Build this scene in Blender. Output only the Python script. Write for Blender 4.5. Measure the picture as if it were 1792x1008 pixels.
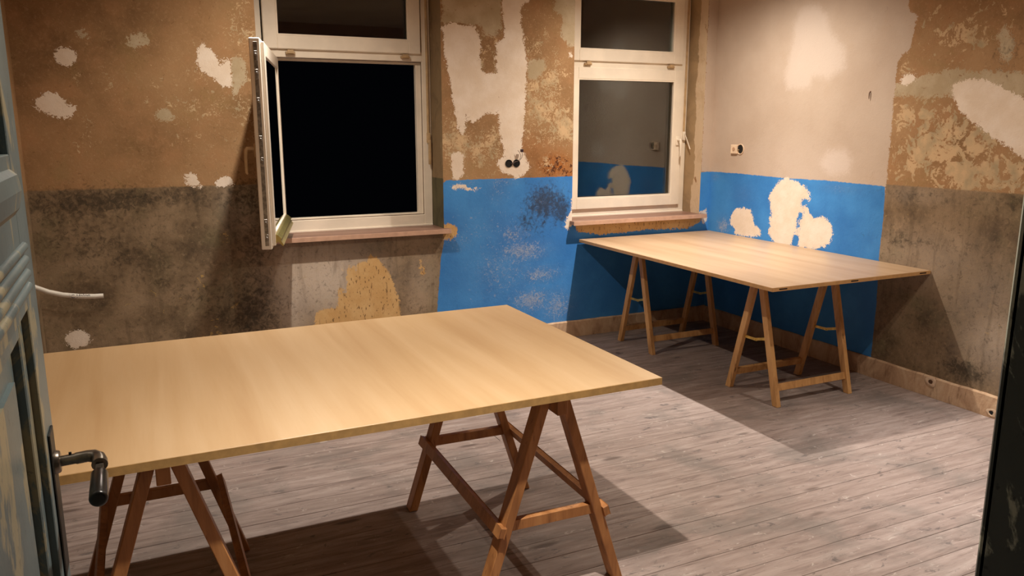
import bpy, bmesh, math, random
import numpy as np
from mathutils import Vector, Matrix

# ------------------------------------------------------------------ camera, world, light, exposure
for o in list(bpy.data.objects): bpy.data.objects.remove(o)
SC = bpy.context.scene
COL = SC.collection
F_PX, YAW, PITCH = 1388.71, 0.4420, 0.2021
EYE = Vector((0, 0, 1.6))
FWD = Vector((math.sin(YAW)*math.cos(PITCH), math.cos(YAW)*math.cos(PITCH), -math.sin(PITCH)))
RGT = Vector((math.cos(YAW), -math.sin(YAW), 0))
UPV = RGT.cross(FWD)
cd = bpy.data.cameras.new('camera'); cam = bpy.data.objects.new('camera', cd); COL.objects.link(cam)
cd.sensor_width = 36.0; cd.lens = F_PX/1792*36.0; cd.clip_start = 0.02
M = Matrix((RGT, UPV, -FWD)).transposed().to_4x4(); M.translation = EYE
cam.matrix_world = M
SC.camera = cam
w = bpy.data.worlds.new('night'); SC.world = w; w.use_nodes = True
w.node_tree.nodes['Background'].inputs[0].default_value = (0.004, 0.005, 0.008, 1)
w.node_tree.nodes['Background'].inputs[1].default_value = 0.15
SC.view_settings.view_transform = 'Standard'; SC.view_settings.look = 'None'
SC.view_settings.gamma = 1; SC.view_settings.use_curve_mapping = False
SC.view_settings.exposure = 0.0
SC.cycles.max_bounces = 8
LAMP_W, CORE_W = 190.0, 120.0
LAMP_COL, CORE_COL = (1.0, 0.885, 0.745), (1.0, 0.99, 0.98)
LAMPS = [(0.80, 1.66), (0.80, 4.25), (3.50, 1.86), (3.30, 4.25)]
LAMP_Z = 2.80

# ------------------------------------------------------------------ room numbers (metres, from the photograph's perspective)
R, D, LX, FY, H = 4.2285, 5.1767, -0.543, 0.455, 2.84     # right wall x, back wall y, left wall x, front wall y, ceiling
ZB, ZL = 1.2322, 1.2402                                   # top of blue band, top of the grey dado
random.seed(7); np.random.seed(7)

def ray(px, py):
    return FWD*F_PX + RGT*(px-896) - UPV*(py-504)
def back(px, py, y=D):
    d = ray(px, py); t = (y-EYE.y)/d.y; p = EYE+d*t; return (p.x, p.z)
def right(px, py):
    d = ray(px, py); t = (R-EYE.x)/d.x; p = EYE+d*t; return (p.y, p.z)

# ------------------------------------------------------------------ object helpers
def link(name, data, parent=None):
    o = bpy.data.objects.new(name, data); COL.objects.link(o)
    if parent is not None: o.parent = parent
    return o
def tag(o, label=None, cat=None, group=None, kind=None):
    if label: o['label'] = label
    if cat: o['category'] = cat
    if group: o['group'] = group
    if kind: o['kind'] = kind
    return o
def empty(name, loc=(0, 0, 0), rz=0, parent=None):
    o = link(name, None, parent); o.location = loc; o.rotation_euler = (0, 0, rz); o.empty_display_size = .1
    return o
def copy_tree(o, parent=None):
    c = o.copy(); COL.objects.link(c); c.parent = parent
    for ch in list(o.children):
        copy_tree(ch, c)
    return c

class MB:
    def __init__(s): s.bm = bmesh.new()
    def box(s, x0, x1, y0, y1, z0, z1, bev=0.0, mat=None, seg=1):
        b = bmesh.new(); bmesh.ops.create_cube(b, size=1)
        for v in b.verts:
            v.co = Vector(((x0+x1)/2+v.co.x*(x1-x0), (y0+y1)/2+v.co.y*(y1-y0), (z0+z1)/2+v.co.z*(z1-z0)))
        if bev: bmesh.ops.bevel(b, geom=b.edges[:], offset=bev, segments=seg, affect='EDGES', profile=.5)
        return s.add(b, mat)
    def add(s, b, mat=None):
        if mat is not None: b.transform(mat)
        me = bpy.data.meshes.new('tmp'); b.to_mesh(me); b.free(); s.bm.from_mesh(me); bpy.data.meshes.remove(me)
        return s
    def beam(s, a, c, wx, wy, bev=0.002, ref=(0, 1, 0), cut=False):
        """a bar from a to c; wy along ref, wx across; cut=True keeps its ends horizontal"""
        a, c, ref = Vector(a), Vector(c), Vector(ref)
        d = (c-a); L = d.length; d.normalize()
        yv = (ref-d*ref.dot(d)).normalized(); xv = yv.cross(d)
        b = bmesh.new(); bmesh.ops.create_cube(b, size=1)
        for v in b.verts:
            p = a + d*((v.co.z+.5)*L) + xv*(v.co.x*wx) + yv*(v.co.y*wy)
            if cut:
                e = c if v.co.z > 0 else a
                if abs(d.z) > 1e-4: p = p + d*((e.z-p.z)/d.z)
            v.co = p
        if bev: bmesh.ops.bevel(b, geom=b.edges[:], offset=bev, segments=1, affect='EDGES')
        return s.add(b)
    def cyl(s, a, c, r, r2=None, n=20, bev=0):
        a, c = Vector(a), Vector(c); d = c-a
        b = bmesh.new(); bmesh.ops.create_cone(b, cap_ends=True, segments=n, radius1=r, radius2=r if r2 is None else r2, depth=d.length)
        if bev:
            es = [e for e in b.edges if abs(e.verts[0].co.z-e.verts[1].co.z) < 1e-6]
            bmesh.ops.bevel(b, geom=es, offset=bev, segments=3, affect='EDGES', profile=.5)
        m = Matrix.Translation((a+c)/2) @ d.to_track_quat('Z', 'Y').to_matrix().to_4x4()
        return s.add(b, m)
    def tube(s, pts, r, n=12):
        pts = [Vector(p) for p in pts]; rings = []; N = None
        for i, p in enumerate(pts):
            t = (pts[min(i+1, len(pts)-1)]-pts[max(i-1, 0)]).normalized()
            if N is None: N = t.orthogonal().normalized()
            N = (N-t*N.dot(t)).normalized(); B = t.cross(N)
            rr = r[i] if isinstance(r, (list, tuple)) else r
            rings.append([s.bm.verts.new(p+(N*math.cos(k*2*math.pi/n)+B*math.sin(k*2*math.pi/n))*rr) for k in range(n)])
        for i in range(len(rings)-1):
            for k in range(n):
                s.bm.faces.new((rings[i][k], rings[i][(k+1) % n], rings[i+1][(k+1) % n], rings[i+1][k]))
        s.bm.faces.new(rings[0][::-1]); s.bm.faces.new(rings[-1])
        return s
    def ring(s, x0, x1, z0, z1, wl, wr, wb, wt, y0, y1, bev=.002):
        """rectangular frame in the xz plane"""
        s.box(x0, x0+wl, y0, y1, z0, z1, bev); s.box(x1-wr, x1, y0, y1, z0, z1, bev)
        s.box(x0+wl-.001, x1-wr+.001, y0, y1, z0, z0+wb, bev); s.box(x0+wl-.001, x1-wr+.001, y0, y1, z1-wt, z1, bev)
        return s
    def prism(s, pts, axis, a, b):
        """extrude a 2-d outline; axis 0: (y,z) along x; 1: (x,z) along y; 2: (x,y) along z"""
        def P(u, v, t): return {0: (t, u, v), 1: (u, t, v), 2: (u, v, t)}[axis]
        A = [s.bm.verts.new(P(u, v, a)) for u, v in pts]; B = [s.bm.verts.new(P(u, v, b)) for u, v in pts]
        s.bm.faces.new(A); s.bm.faces.new(B[::-1]); n = len(pts)
        for i in range(n): s.bm.faces.new((A[i], B[i], B[(i+1) % n], A[(i+1) % n]))
        return s
    def build(s, name, mat, parent=None, smooth=False):
        bmesh.ops.recalc_face_normals(s.bm, faces=s.bm.faces[:])
        me = bpy.data.meshes.new(name); s.bm.to_mesh(me); s.bm.free()
        if mat: me.materials.append(mat)
        if smooth:
            for p in me.polygons: p.use_smooth = True
            me.set_sharp_from_angle(angle=math.radians(35))
        return link(name, me, parent)

# ------------------------------------------------------------------ node helpers
def lin(r, g, b):
    f = lambda c: (c/255/12.92) if c/255 <= .04045 else ((c/255+.055)/1.055)**2.4
    return (f(r), f(g), f(b), 1)
class NT:
    def __init__(s, name, rough=.6):
        s.m = bpy.data.materials.new(name); s.m.use_nodes = True; s.t = s.m.node_tree
        s.b = s.t.nodes['Principled BSDF']; s.b.inputs['Roughness'].default_value = rough
        s.tc = s.t.nodes.new('ShaderNodeTexCoord')
    def n(s, typ, **kw):
        nd = s.t.nodes.new(typ)
        for k, v in kw.items(): setattr(nd, k, v)
        return nd
    def put(s, sock, v):
        if hasattr(v, 'is_output') or isinstance(v, bpy.types.NodeSocket): s.t.links.new(v, sock)
        else: sock.default_value = v
    def coord(s, scale=(1, 1, 1), loc=(0, 0, 0), space='Object', rand=0):
        mp = s.n('ShaderNodeMapping'); mp.inputs['Scale'].default_value = scale; mp.inputs['Location'].default_value = loc
        s.t.links.new(s.tc.outputs[space], mp.inputs['Vector'])
        if rand:
            oi = s.n('ShaderNodeObjectInfo'); vm = s.n('ShaderNodeVectorMath', operation='SCALE')
            cmb = s.n('ShaderNodeCombineXYZ')
            for k in range(3): s.t.links.new(oi.outputs['Random'], cmb.inputs[k])
            s.t.links.new(cmb.outputs[0], vm.inputs[0]); vm.inputs['Scale'].default_value = rand
            s.t.links.new(vm.outputs[0], mp.inputs['Location'])
        return mp.outputs[0]
    def noise(s, vec=None, scale=5, detail=4, rough=.55, dist=0):
        nd = s.n('ShaderNodeTexNoise'); nd.inputs['Scale'].default_value = scale; nd.inputs['Detail'].default_value = detail
        nd.inputs['Roughness'].default_value = rough; nd.inputs['Distortion'].default_value = dist
        s.t.links.new(vec if vec is not None else s.tc.outputs['Object'], nd.inputs['Vector'])
        return nd.outputs['Fac']
    def voro(s, vec=None, scale=5, feature='F1', rnd=1):
        nd = s.n('ShaderNodeTexVoronoi', feature=feature); nd.inputs['Scale'].default_value = scale; nd.inputs['Randomness'].default_value = rnd
        s.t.links.new(vec if vec is not None else s.tc.outputs['Object'], nd.inputs['Vector'])
        return nd.outputs['Distance']
    def math(s, op, a, b=0.0, c=0.0):
        nd = s.n('ShaderNodeMath', operation=op)
        for i, v in enumerate((a, b, c)): s.put(nd.inputs[i], v)
        return nd.outputs[0]
    def attr(s, name):
        nd = s.n('ShaderNodeAttribute', attribute_name=name); return nd.outputs['Fac']
    def step(s, v, lo, hi, a=0.0, b=1.0, smooth=True):
        nd = s.n('ShaderNodeMapRange', interpolation_type='SMOOTHSTEP' if smooth else 'LINEAR')
        for i, x in enumerate((v, lo, hi, a, b)): s.put(nd.inputs[i], x)
        return nd.outputs[0]
    def mix(s, f, a, b, mode='MIX'):
        nd = s.n('ShaderNodeMix', data_type='RGBA', blend_type=mode)
        s.put(nd.inputs['Factor'], f); s.put(nd.inputs['A'], a); s.put(nd.inputs['B'], b)
        return nd.outputs['Result']
    def ramp(s, v, stops):
        nd = s.n('ShaderNodeValToRGB'); cr = nd.color_ramp
        while len(cr.elements) < len(stops): cr.elements.new(.5)
        for e, (p, c) in zip(cr.elements, stops): e.position = p; e.color = c
        s.put(nd.inputs[0], v); return nd.outputs[0]
    def bump(s, h, strength=.3, dist=.01):
        nd = s.n('ShaderNodeBump'); nd.inputs['Strength'].default_value = strength; nd.inputs['Distance'].default_value = dist
        s.put(nd.inputs['Height'], h); s.t.links.new(nd.outputs[0], s.b.inputs['Normal'])
    def done(s, col, rough=None, metal=None, spec=None):
        s.put(s.b.inputs['Base Color'], col)
        if rough is not None: s.put(s.b.inputs['Roughness'], rough)
        if metal is not None: s.b.inputs['Metallic'].default_value = metal
        if spec is not None: s.b.inputs['Specular IOR Level'].default_value = spec
        return s.m

def plain(name, col, rough=.5, metal=0, var=.12, scale=18, bump=.05):
    k = NT(name); nz = k.noise(scale=scale, detail=5)
    dark = tuple(c*(1-var*2) for c in col[:3])+(1,); lite = tuple(min(1, c*(1+var)) for c in col[:3])+(1,)
    c = k.mix(k.step(nz, .3, .7), dark, lite)
    if bump: k.bump(nz, bump, .004)
    return k.done(c, rough, metal)

def wood_mat(name, c0, c1, c2, rand=8, rough=.55, long=(2, 2, 24), knots=.5, bump=.12):
    """stretched grain; 'long' is the mapping scale (small along the grain)"""
    k = NT(name)
    v = k.coord(long, rand=rand)
    g = k.noise(v, 1.0, 6, .6, .6); f = k.noise(v, 5.0, 4, .6)
    c = k.ramp(g, [(.3, c0), (.52, c1), (.72, c2)])
    c = k.mix(k.step(f, .58, .72), c, c0)
    if knots:
        kv = k.voro(k.coord(tuple(x*.9 for x in long), rand=rand+3), 1.1)
        c = k.mix(k.math('MULTIPLY', k.step(kv, .12, .05), knots), c, tuple(x*.25 for x in c0[:3])+(1,))
    k.bump(k.math('ADD', g, k.math('MULTIPLY', f, .4)), bump, .003)
    return k.done(c, rough)

# ------------------------------------------------------------------ old wall material
def wall_material(name, wc=.38, fs=42, th=.640):
    k = NT(name, .85)
    fine = k.noise(scale=140, detail=6, rough=.65); mid = k.noise(scale=32, detail=8, rough=.65, dist=.8)
    big = k.noise(scale=2.2, detail=5, rough=.6); med = k.noise(scale=7, detail=6, rough=.6)
    edge = k.math('ADD', k.math('MULTIPLY', k.math('SUBTRACT', mid, .5), .105), k.math('MULTIPLY', k.math('SUBTRACT', fine, .5), .075))
    def mask(a, rough, soft=.0022):
        return k.step(k.math('ADD', k.attr(a), k.math('MULTIPLY', edge, rough)), -soft, soft)
    # brown distemper with paler flecks where it was scraped
    c = k.ramp(big, [(.30, lin(128, 97, 64)), (.5, lin(155, 120, 83)), (.72, lin(171, 137, 99))])
    c = k.mix(k.step(med, .45, .75), c, lin(164, 124, 86))
    c = k.mix(k.math('MULTIPLY', k.step(k.noise(scale=3.3, detail=7, rough=.7, dist=.4), .52, .72), .45), c, lin(140, 117, 74))
    c = k.mix(k.math('MULTIPLY', k.attr('stain'), .85), c, lin(160, 92, 28))
    c = k.mix(k.math('MULTIPLY', k.step(k.math('ADD', mid, k.math('MULTIPLY', k.attr('stain'), .25)), .68, .78), k.step(k.attr('stain'), .15, .5)), c, lin(74, 34, 12))
    c = k.mix(k.math('MULTIPLY', k.step(k.noise(scale=58, detail=7, rough=.72, dist=.7), .50, .70), .42), c, lin(188, 152, 114))
    c = k.mix(k.math('MULTIPLY', k.step(k.noise(k.coord((1, 1, 1), (3, 9, 4)), 42, 6, .7, .5), .60, .72), .45), c, lin(86, 58, 34))
    wv = k.coord((1, 1, 1))
    fl = k.math('ADD', k.math('MULTIPLY', k.noise(wv, fs, 8, .72, 1.4), 1-wc), k.math('MULTIPLY', k.noise(wv, 9.5, 9, .66, 1.1), wc))
    scr = k.step(k.math('ADD', fl, k.math('MULTIPLY', k.attr('scr'), .20)), th, th+.02)
    scr_c = k.ramp(k.noise(scale=11, detail=3), [(.35, lin(168, 150, 118)), (.6, lin(200, 170, 132))])
    c = k.mix(scr, c, scr_c)
    grey = mask('grey', 1.0)
    gc = k.mix(k.step(med, .35, .7), lin(172, 153, 122), lin(188, 170, 142))
    gc = k.mix(k.math('MULTIPLY', k.step(mid, .60, .70), .7), gc, lin(140, 98, 60))
    c = k.mix(grey, c, gc)
    # grey-brown dado
    dado = mask('dado', .12, .006)
    m2 = k.noise(scale=4.2, detail=8, rough=.62, dist=.3)
    dc = k.ramp(m2, [(.28, lin(76, 62, 46)), (.46, lin(120, 100, 76)), (.62, lin(143, 121, 95)), (.8, lin(160, 138, 112))])
    dc = k.mix(k.math('MULTIPLY', k.step(k.noise(scale=2.9, detail=4), .5, .7), .4), dc, lin(98, 96, 64))
    dc = k.mix(k.math('MULTIPLY', k.step(fine, .55, .75), .35), dc, lin(146, 122, 92))
    dc = k.mix(k.step(k.math('ADD', k.noise(scale=17, detail=5, rough=.6, dist=1), k.math('MULTIPLY', k.attr('fleck'), .16)), .76, .775), dc, lin(178, 146, 88))
    dc = k.mix(k.math('MULTIPLY', k.attr('pale'), .75), dc, lin(204, 188, 172))  # paler dado tone, including painted-in gloss below the open window
    ss = k.noise(k.coord((11, 11, 1.6), (4, 1, 2)), 1.2, 6, .65, .4); dc = k.mix(k.math('MULTIPLY', k.step(ss, .52, .68), .34), dc, lin(66, 54, 38))
    dt = k.noise(k.coord((1, 1, 1), (7, 2, 5)), 36, 9, .75, .6)
    dc = k.mix(k.math('MULTIPLY', k.step(dt, .52, .68), .55), dc, lin(164, 140, 110))
    dc = k.mix(k.math('MULTIPLY', k.step(dt, .47, .34), .5), dc, lin(52, 42, 30))
    c = k.mix(dado, c, dc)
    mold = k.step(k.math('ADD', k.math('MULTIPLY', k.math('SUBTRACT', mid, .5), 1.7), k.attr('mold')), .22, .80)
    # cream limewash
    cream = mask('cream', .5)
    cc = k.mix(k.step(big, .3, .7), lin(184, 164, 147), lin(194, 176, 160))
    cc = k.mix(k.math('MULTIPLY', k.step(med, .55, .8), .35), cc, lin(184, 160, 138))
    cc = k.mix(k.math('MULTIPLY', k.step(k.math('ADD', k.attr('fresh'), k.math('MULTIPLY', edge, .8)), -.03, .04), .6), cc, lin(214, 200, 190))
    c = k.mix(cream, c, cc)
    # blue band
    blue = mask('blue', .14)
    bc = k.mix(k.step(big, .35, .7), lin(48, 116, 186), lin(66, 140, 208))
    bc = k.mix(k.math('MULTIPLY', k.step(fine, .56, .8), .3), bc, lin(36, 92, 152))
    wearm = k.step(k.math('ADD', k.noise(scale=46, detail=6, rough=.7, dist=1.5), k.math('MULTIPLY', k.attr('wear'), .34)), .66, .82)
    bc = k.mix(k.math('MULTIPLY', wearm, .85), bc, lin(168, 176, 194))
    bc = k.mix(k.math('MULTIPLY', k.attr('wear'), .45), bc, lin(100, 122, 156))
    c = k.mix(blue, c, bc)
    c = k.mix(k.math('MULTIPLY', mold, .78), c, lin(40, 35, 27))
    # straw-coloured bare plaster with dark pits
    yel = mask('yellow', .55)
    st = k.noise(k.coord((40, 40, 7)), 1, 5, .6)
    yc = k.mix(k.step(med, .35, .7), lin(192, 152, 98), lin(204, 168, 116))
    yc = k.mix(k.math('MULTIPLY', k.step(k.noise(k.coord((75, 75, 34)), 1, 3, .6), .60, .66), .8), yc, lin(96, 68, 42))
    yc = k.mix(k.math('MULTIPLY', k.step(st, .58, .7), .55), yc, lin(120, 92, 60))
    c = k.mix(yel, c, yc)
    pl = mask('plaster', .75)
    pc = k.mix(k.step(med, .35, .7), lin(222, 203, 182), lin(232, 217, 201))
    pc = k.mix(k.math('MULTIPLY', k.step(k.noise(k.coord((60, 60, 22)), 1, 5, .7), .66, .72), .5), pc, lin(168, 134, 108))
    c = k.mix(pl, c, pc)
    hgt = k.math('ADD', k.math('MULTIPLY', mid, .8), k.math('MULTIPLY', fine, .5))
    hgt = k.math('ADD', hgt, k.math('MULTIPLY', pl, .55)); hgt = k.math('SUBTRACT', hgt, k.math('MULTIPLY', scr, .25))
    hgt = k.math('SUBTRACT', hgt, k.math('MULTIPLY', yel, .3)); hgt = k.math('ADD', hgt, k.math('MULTIPLY', k.attr('wear'), k.math('MULTIPLY', mid, 2.0)))
    k.bump(hgt, .30, .006)
    rg = k.math('SUBTRACT', .88, k.math('MULTIPLY', k.math('MULTIPLY', dado, .33), k.math('SUBTRACT', 1.0, k.math('MAXIMUM', pl, yel))))
    rg = k.math('SUBTRACT', rg, k.math('MULTIPLY', blue, .18))
    return k.done(c, k.math('MAXIMUM', rg, .42), spec=.35)

FIELDS = ['blue', 'dado', 'plaster', 'cream', 'grey', 'yellow', 'fresh', 'scr', 'mold', 'stain', 'wear', 'pale', 'fleck']
def poly_sd(U, V, poly):
    """signed distance to a polygon, positive inside"""
    P = np.array(poly, float); d = np.full(U.shape, 1e9); ins = np.zeros(U.shape, bool)
    for i in range(len(P)):
        a, b = P[i], P[(i+1) % len(P)]; e = b-a; L = max(e@e, 1e-12)
        t = np.clip(((U-a[0])*e[0]+(V-a[1])*e[1])/L, 0, 1)
        d = np.minimum(d, (U-a[0]-t*e[0])**2+(V-a[1]-t*e[1])**2)
        c = ((a[1] > V) != (b[1] > V))
        with np.errstate(divide='ignore', invalid='ignore'):
            xi = e[0]*(V-a[1])/(e[1] if abs(e[1]) > 1e-12 else 1e-12)+a[0]
        ins ^= c & (U < xi)
    return np.where(ins, 1, -1)*np.sqrt(d)
def wall_fields(mesh, u, v, sd, cut, blobs):
    n = len(u)
    for f in FIELDS:
        if f in ('blue', 'dado', 'plaster', 'cream', 'grey', 'yellow', 'fresh'):
            val = np.full(n, -.4)
            for poly in sd.get(f, []): val = np.maximum(val, poly_sd(u, v, poly))
            for poly in cut.get(f, []): val = np.minimum(val, -poly_sd(u, v, poly))
            val = np.clip(val, -.4, .4)
        else:
            val = np.zeros(n)
            for (cu, cv, ru, rv, s) in blobs.get(f, []):
                val = np.maximum(val, s*np.exp(-((u-cu)/ru)**2-((v-cv)/rv)**2)) if f != 'mold' else val+s*np.exp(-((u-cu)/ru)**2-((v-cv)/rv)**2)
            val = np.clip(val, 0, 1.2)
        a = mesh.attributes.new(f, 'FLOAT', 'POINT'); a.data.foreach_set('value', val.astype(np.float32))
def lines(a, b, step, extra=()):
    L = [a, b]+[e for e in extra if a < e < b]
    L = sorted(set(L)); out = []
    for p, q in zip(L[:-1], L[1:]):
        k = max(1, int(round((q-p)/step))); out += [p+(q-p)*i/k for i in range(k)]
    return out+[L[-1]]
def wall_grid(name, mapper, ua, ub, va, vb, holes, mat, step=.025):
    us = lines(ua, ub, step, [h[0] for h in holes]+[h[1] for h in holes]); vs = lines(va, vb, step, [h[2] for h in holes]+[h[3] for h in holes])
    nu, nv = len(us), len(vs); verts = [mapper(x, z) for z in vs for x in us]; faces = []
    for j in range(nv-1):
        zc = (vs[j]+vs[j+1])/2
        for i in range(nu-1):
            xc = (us[i]+us[i+1])/2
            if any(h[0] < xc < h[1] and h[2] < zc < h[3] for h in holes): continue
            a = j*nu+i; faces.append((a, a+1, a+nu+1, a+nu))
    me = bpy.data.meshes.new(name); me.from_pydata(verts, [], faces); me.materials.append(mat); me.update()
    U = np.array([x for z in vs for x in us]); V = np.array([z for z in vs for x in us])
    return link(name, me), U, V

WALL = wall_material('old_distemper_wall'); WALL2 = wall_material('old_flaking_distemper_wall', .62, 26, .632)
OPEN1 = (0.740, 1.925, 0.885, 2.68); OPEN2 = (2.947, 4.133, 0.885, 2.68)

# ---- back wall
wb, U, V = wall_grid('wall_back', lambda x, z: (x, D, z), LX, R, 0, H, [OPEN1, OPEN2], WALL)
tag(wb, kind='structure')
b = lambda pts: [back(*p) for p in pts]
z2 = lambda pts, s, ox, oy: [back(ox+x/s, oy+y/s) for x, y in pts]
bp = lambda x, y, rx, ry, s: (*back(x, y), rx/265, ry/265, s)
sd = {
 'dado': [[(-.7, ZL), (1.93, ZL), (1.93, -.1), (-.7, -.1)]],
 'blue': [[(1.925, ZB-.004), (4.4, ZB), (4.4, -.1), (1.85, -.1), (1.868, .38), (1.90, .70), (1.925, .80)]],
 'cream': [[(4.133, ZB), (4.4, ZB), (4.4, 3), (4.133, 3)]],
 'plaster': [
   b([(93, 90), (105, 83), (120, 83), (133, 92), (134, 105), (125, 116), (108, 115), (95, 105)]),
   b([(60, 175), (75, 164), (95, 163), (110, 172), (117, 184), (130, 184), (133, 194), (125, 203), (112, 209), (95, 205), (75, 195), (60, 185)]),
   b([(345, 88), (353, 75), (366, 84), (378, 99), (386, 112), (403, 99), (406, 153), (388, 153), (375, 137), (356, 126), (345, 115)]),
   b([(322, 305), (342, 306), (354, 328), (329, 325)]), b([(376, 319), (386, 309), (402, 309), (410, 324), (380, 326)]),
   b([(113, 592), (126, 579), (148, 579), (162, 592), (154, 605), (126, 609)]),
   b([(774, 45), (792, 38), (811, 45), (829, 46), (838, 61), (841, 71), (840, 116), (847, 128), (873, 129), (876, 200), (853, 197), (839, 206), (829, 217), (815, 201), (813, 238), (802, 228), (791, 171), (786, 134), (778, 95)]),
   b([(878, -90), (878, 0), (879, 36), (883, 52), (881, 71), (868, 75), (868, 125), (870, 150), (873, 200), (874, 230), (879, 252), (883, 273), (874, 277), (869, 289), (879, 302), (897, 307), (902, 313), (919, 305), (928, 295), (919, 271), (912, 254), (916, 230), (919, 179), (922, 111), (919, 86), (911, 36), (911, 12), (926, 0), (930, -90)]),
   b([(790, 268), (801, 264), (812, 271), (811, 302), (804, 318), (794, 316), (790, 300)]),
   b([(994, 91), (999, 89), (1002, 96), (1000, 104), (996, 102)]),
   b([(1002, 345), (998, 377), (992, 379), (987, 397), (996, 401), (1004, 392), (1010, 360)]),
   b([(1224, 372), (1236, 366), (1237, 385), (1231, 392)]),
   b([(787, 325), (800, 322), (842, 329), (842, 332), (795, 331)]) ],
 'grey': [
   b([(774, -90), (878, -90), (878, 18), (879, 48), (865, 62), (851, 64), (840, 46), (808, 41), (774, 43)]),
   b([(967, -90), (1015, -90), (1010, 82), (993, 79), (981, 62), (985, 28), (970, 20)]),
   b([(924, 105), (952, 104), (956, 116), (949, 129), (936, 139), (924, 137)]),
   b([(222, 66), (240, 60), (260, 62), (260, 77), (243, 80), (232, 85), (222, 78)]),
   b([(133, 56), (150, 52), (155, 64), (140, 68)]), b([(270, 196), (290, 190), (306, 204), (295, 214), (274, 208)]),
   b([(403, 98), (428, 102), (431, 140), (410, 172), (405, 150)]) ],
 'yellow': [
   z2([(545, 830), (560, 740), (640, 715), (720, 710), (720, 600), (735, 540), (760, 600), (780, 610), (790, 400), (835, 405), (845, 460), (865, 380), (930, 370), (960, 310), (985, 330), (1010, 340), (1060, 400), (1110, 480), (1140, 560), (1170, 650), (1185, 760), (1195, 1100), (540, 1100)], 4.2, 420, 370),
   z2([(1320, 350), (1350, 370), (1360, 470), (1340, 500), (1328, 450)], 4.2, 420, 370),
   b([(774, 392), (788, 390), (800, 397), (800, 411), (788, 421), (774, 417)]),
   b([(1003, 388), (1234, 372), (1226, 388), (1205, 399), (1130, 402), (1100, 406), (1050, 411), (1010, 405)]) ],
}
# painted-over bare plaster below the second sill keeps blue only lower down
cut = {'yellow': []}
blobs = {
 'scr': [bp(300, 150, 150, 90, .34), bp(335, 195, 80, 40, .52), bp(140, 115, 45, 35, .42), bp(150, 238, 35, 35, .45), bp(428, 50, 34, 130, .62), bp(425, 190, 30, 90, .55), bp(330, 240, 80, 30, .4),
         bp(800, 245, 50, 60, .95), bp(850, 260, 60, 50, .85), bp(950, 170, 60, 100, .85), bp(985, 220, 50, 50, .98), bp(900, 100, 140, 120, .6), bp(965, 285, 40, 30, .6)],
 'mold': [bp(120, 400, 90, 70, .34), bp(180, 350, 120, 22, .3), bp(440, 400, 45, 170, .42), bp(250, 450, 90, 50, .30), bp(330, 520, 60, 40, .3), bp(440, 560, 70, 60, .42), bp(300, 345, 150, 18, .3), bp(560, 425, 120, 18, .2),
          bp(955, 350, 50, 36, .72), bp(930, 395, 50, 36, .35), bp(985, 375, 16, 26, .5), bp(720, 540, 40, 50, .25)],
 'stain': [bp(972, 290, 42, 26, 1.0), bp(930, 265, 40, 30, .35), bp(995, 305, 20, 14, .9)],
 'wear': [bp(900, 410, 40, 22, .6), bp(915, 440, 60, 24, .8), bp(930, 525, 50, 26, .8), bp(975, 535, 40, 40, .7), bp(870, 335, 30, 40, .35), bp(880, 318, 40, 8, .5), bp(820, 320, 25, 9, .4), bp(945, 480, 50, 20, .7), bp(880, 470, 90, 70, .45), bp(800, 420, 50, 30, .4), bp(860, 400, 120, 60, .3), bp(950, 355, 40, 36, .4)],
 'pale': [bp(570, 490, 100, 75, 1.0), bp(510, 500, 36, 90, 1.0), bp(740, 490, 40, 60, .35), bp(420, 365, 30, 40, .45)],  # the two strongest paint lamplight and gloss into the dado below the window
 'fleck': [bp(250, 575, 120, 50, .7), bp(400, 560, 90, 60, .9), bp(330, 500, 100, 60, .6), bp(600, 500, 60, 50, .8), bp(200, 420, 60, 60, .3), bp(395, 400, 20, 50, .8)],
}
wall_fields(wb.data, U, V, sd, cut, blobs)

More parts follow.
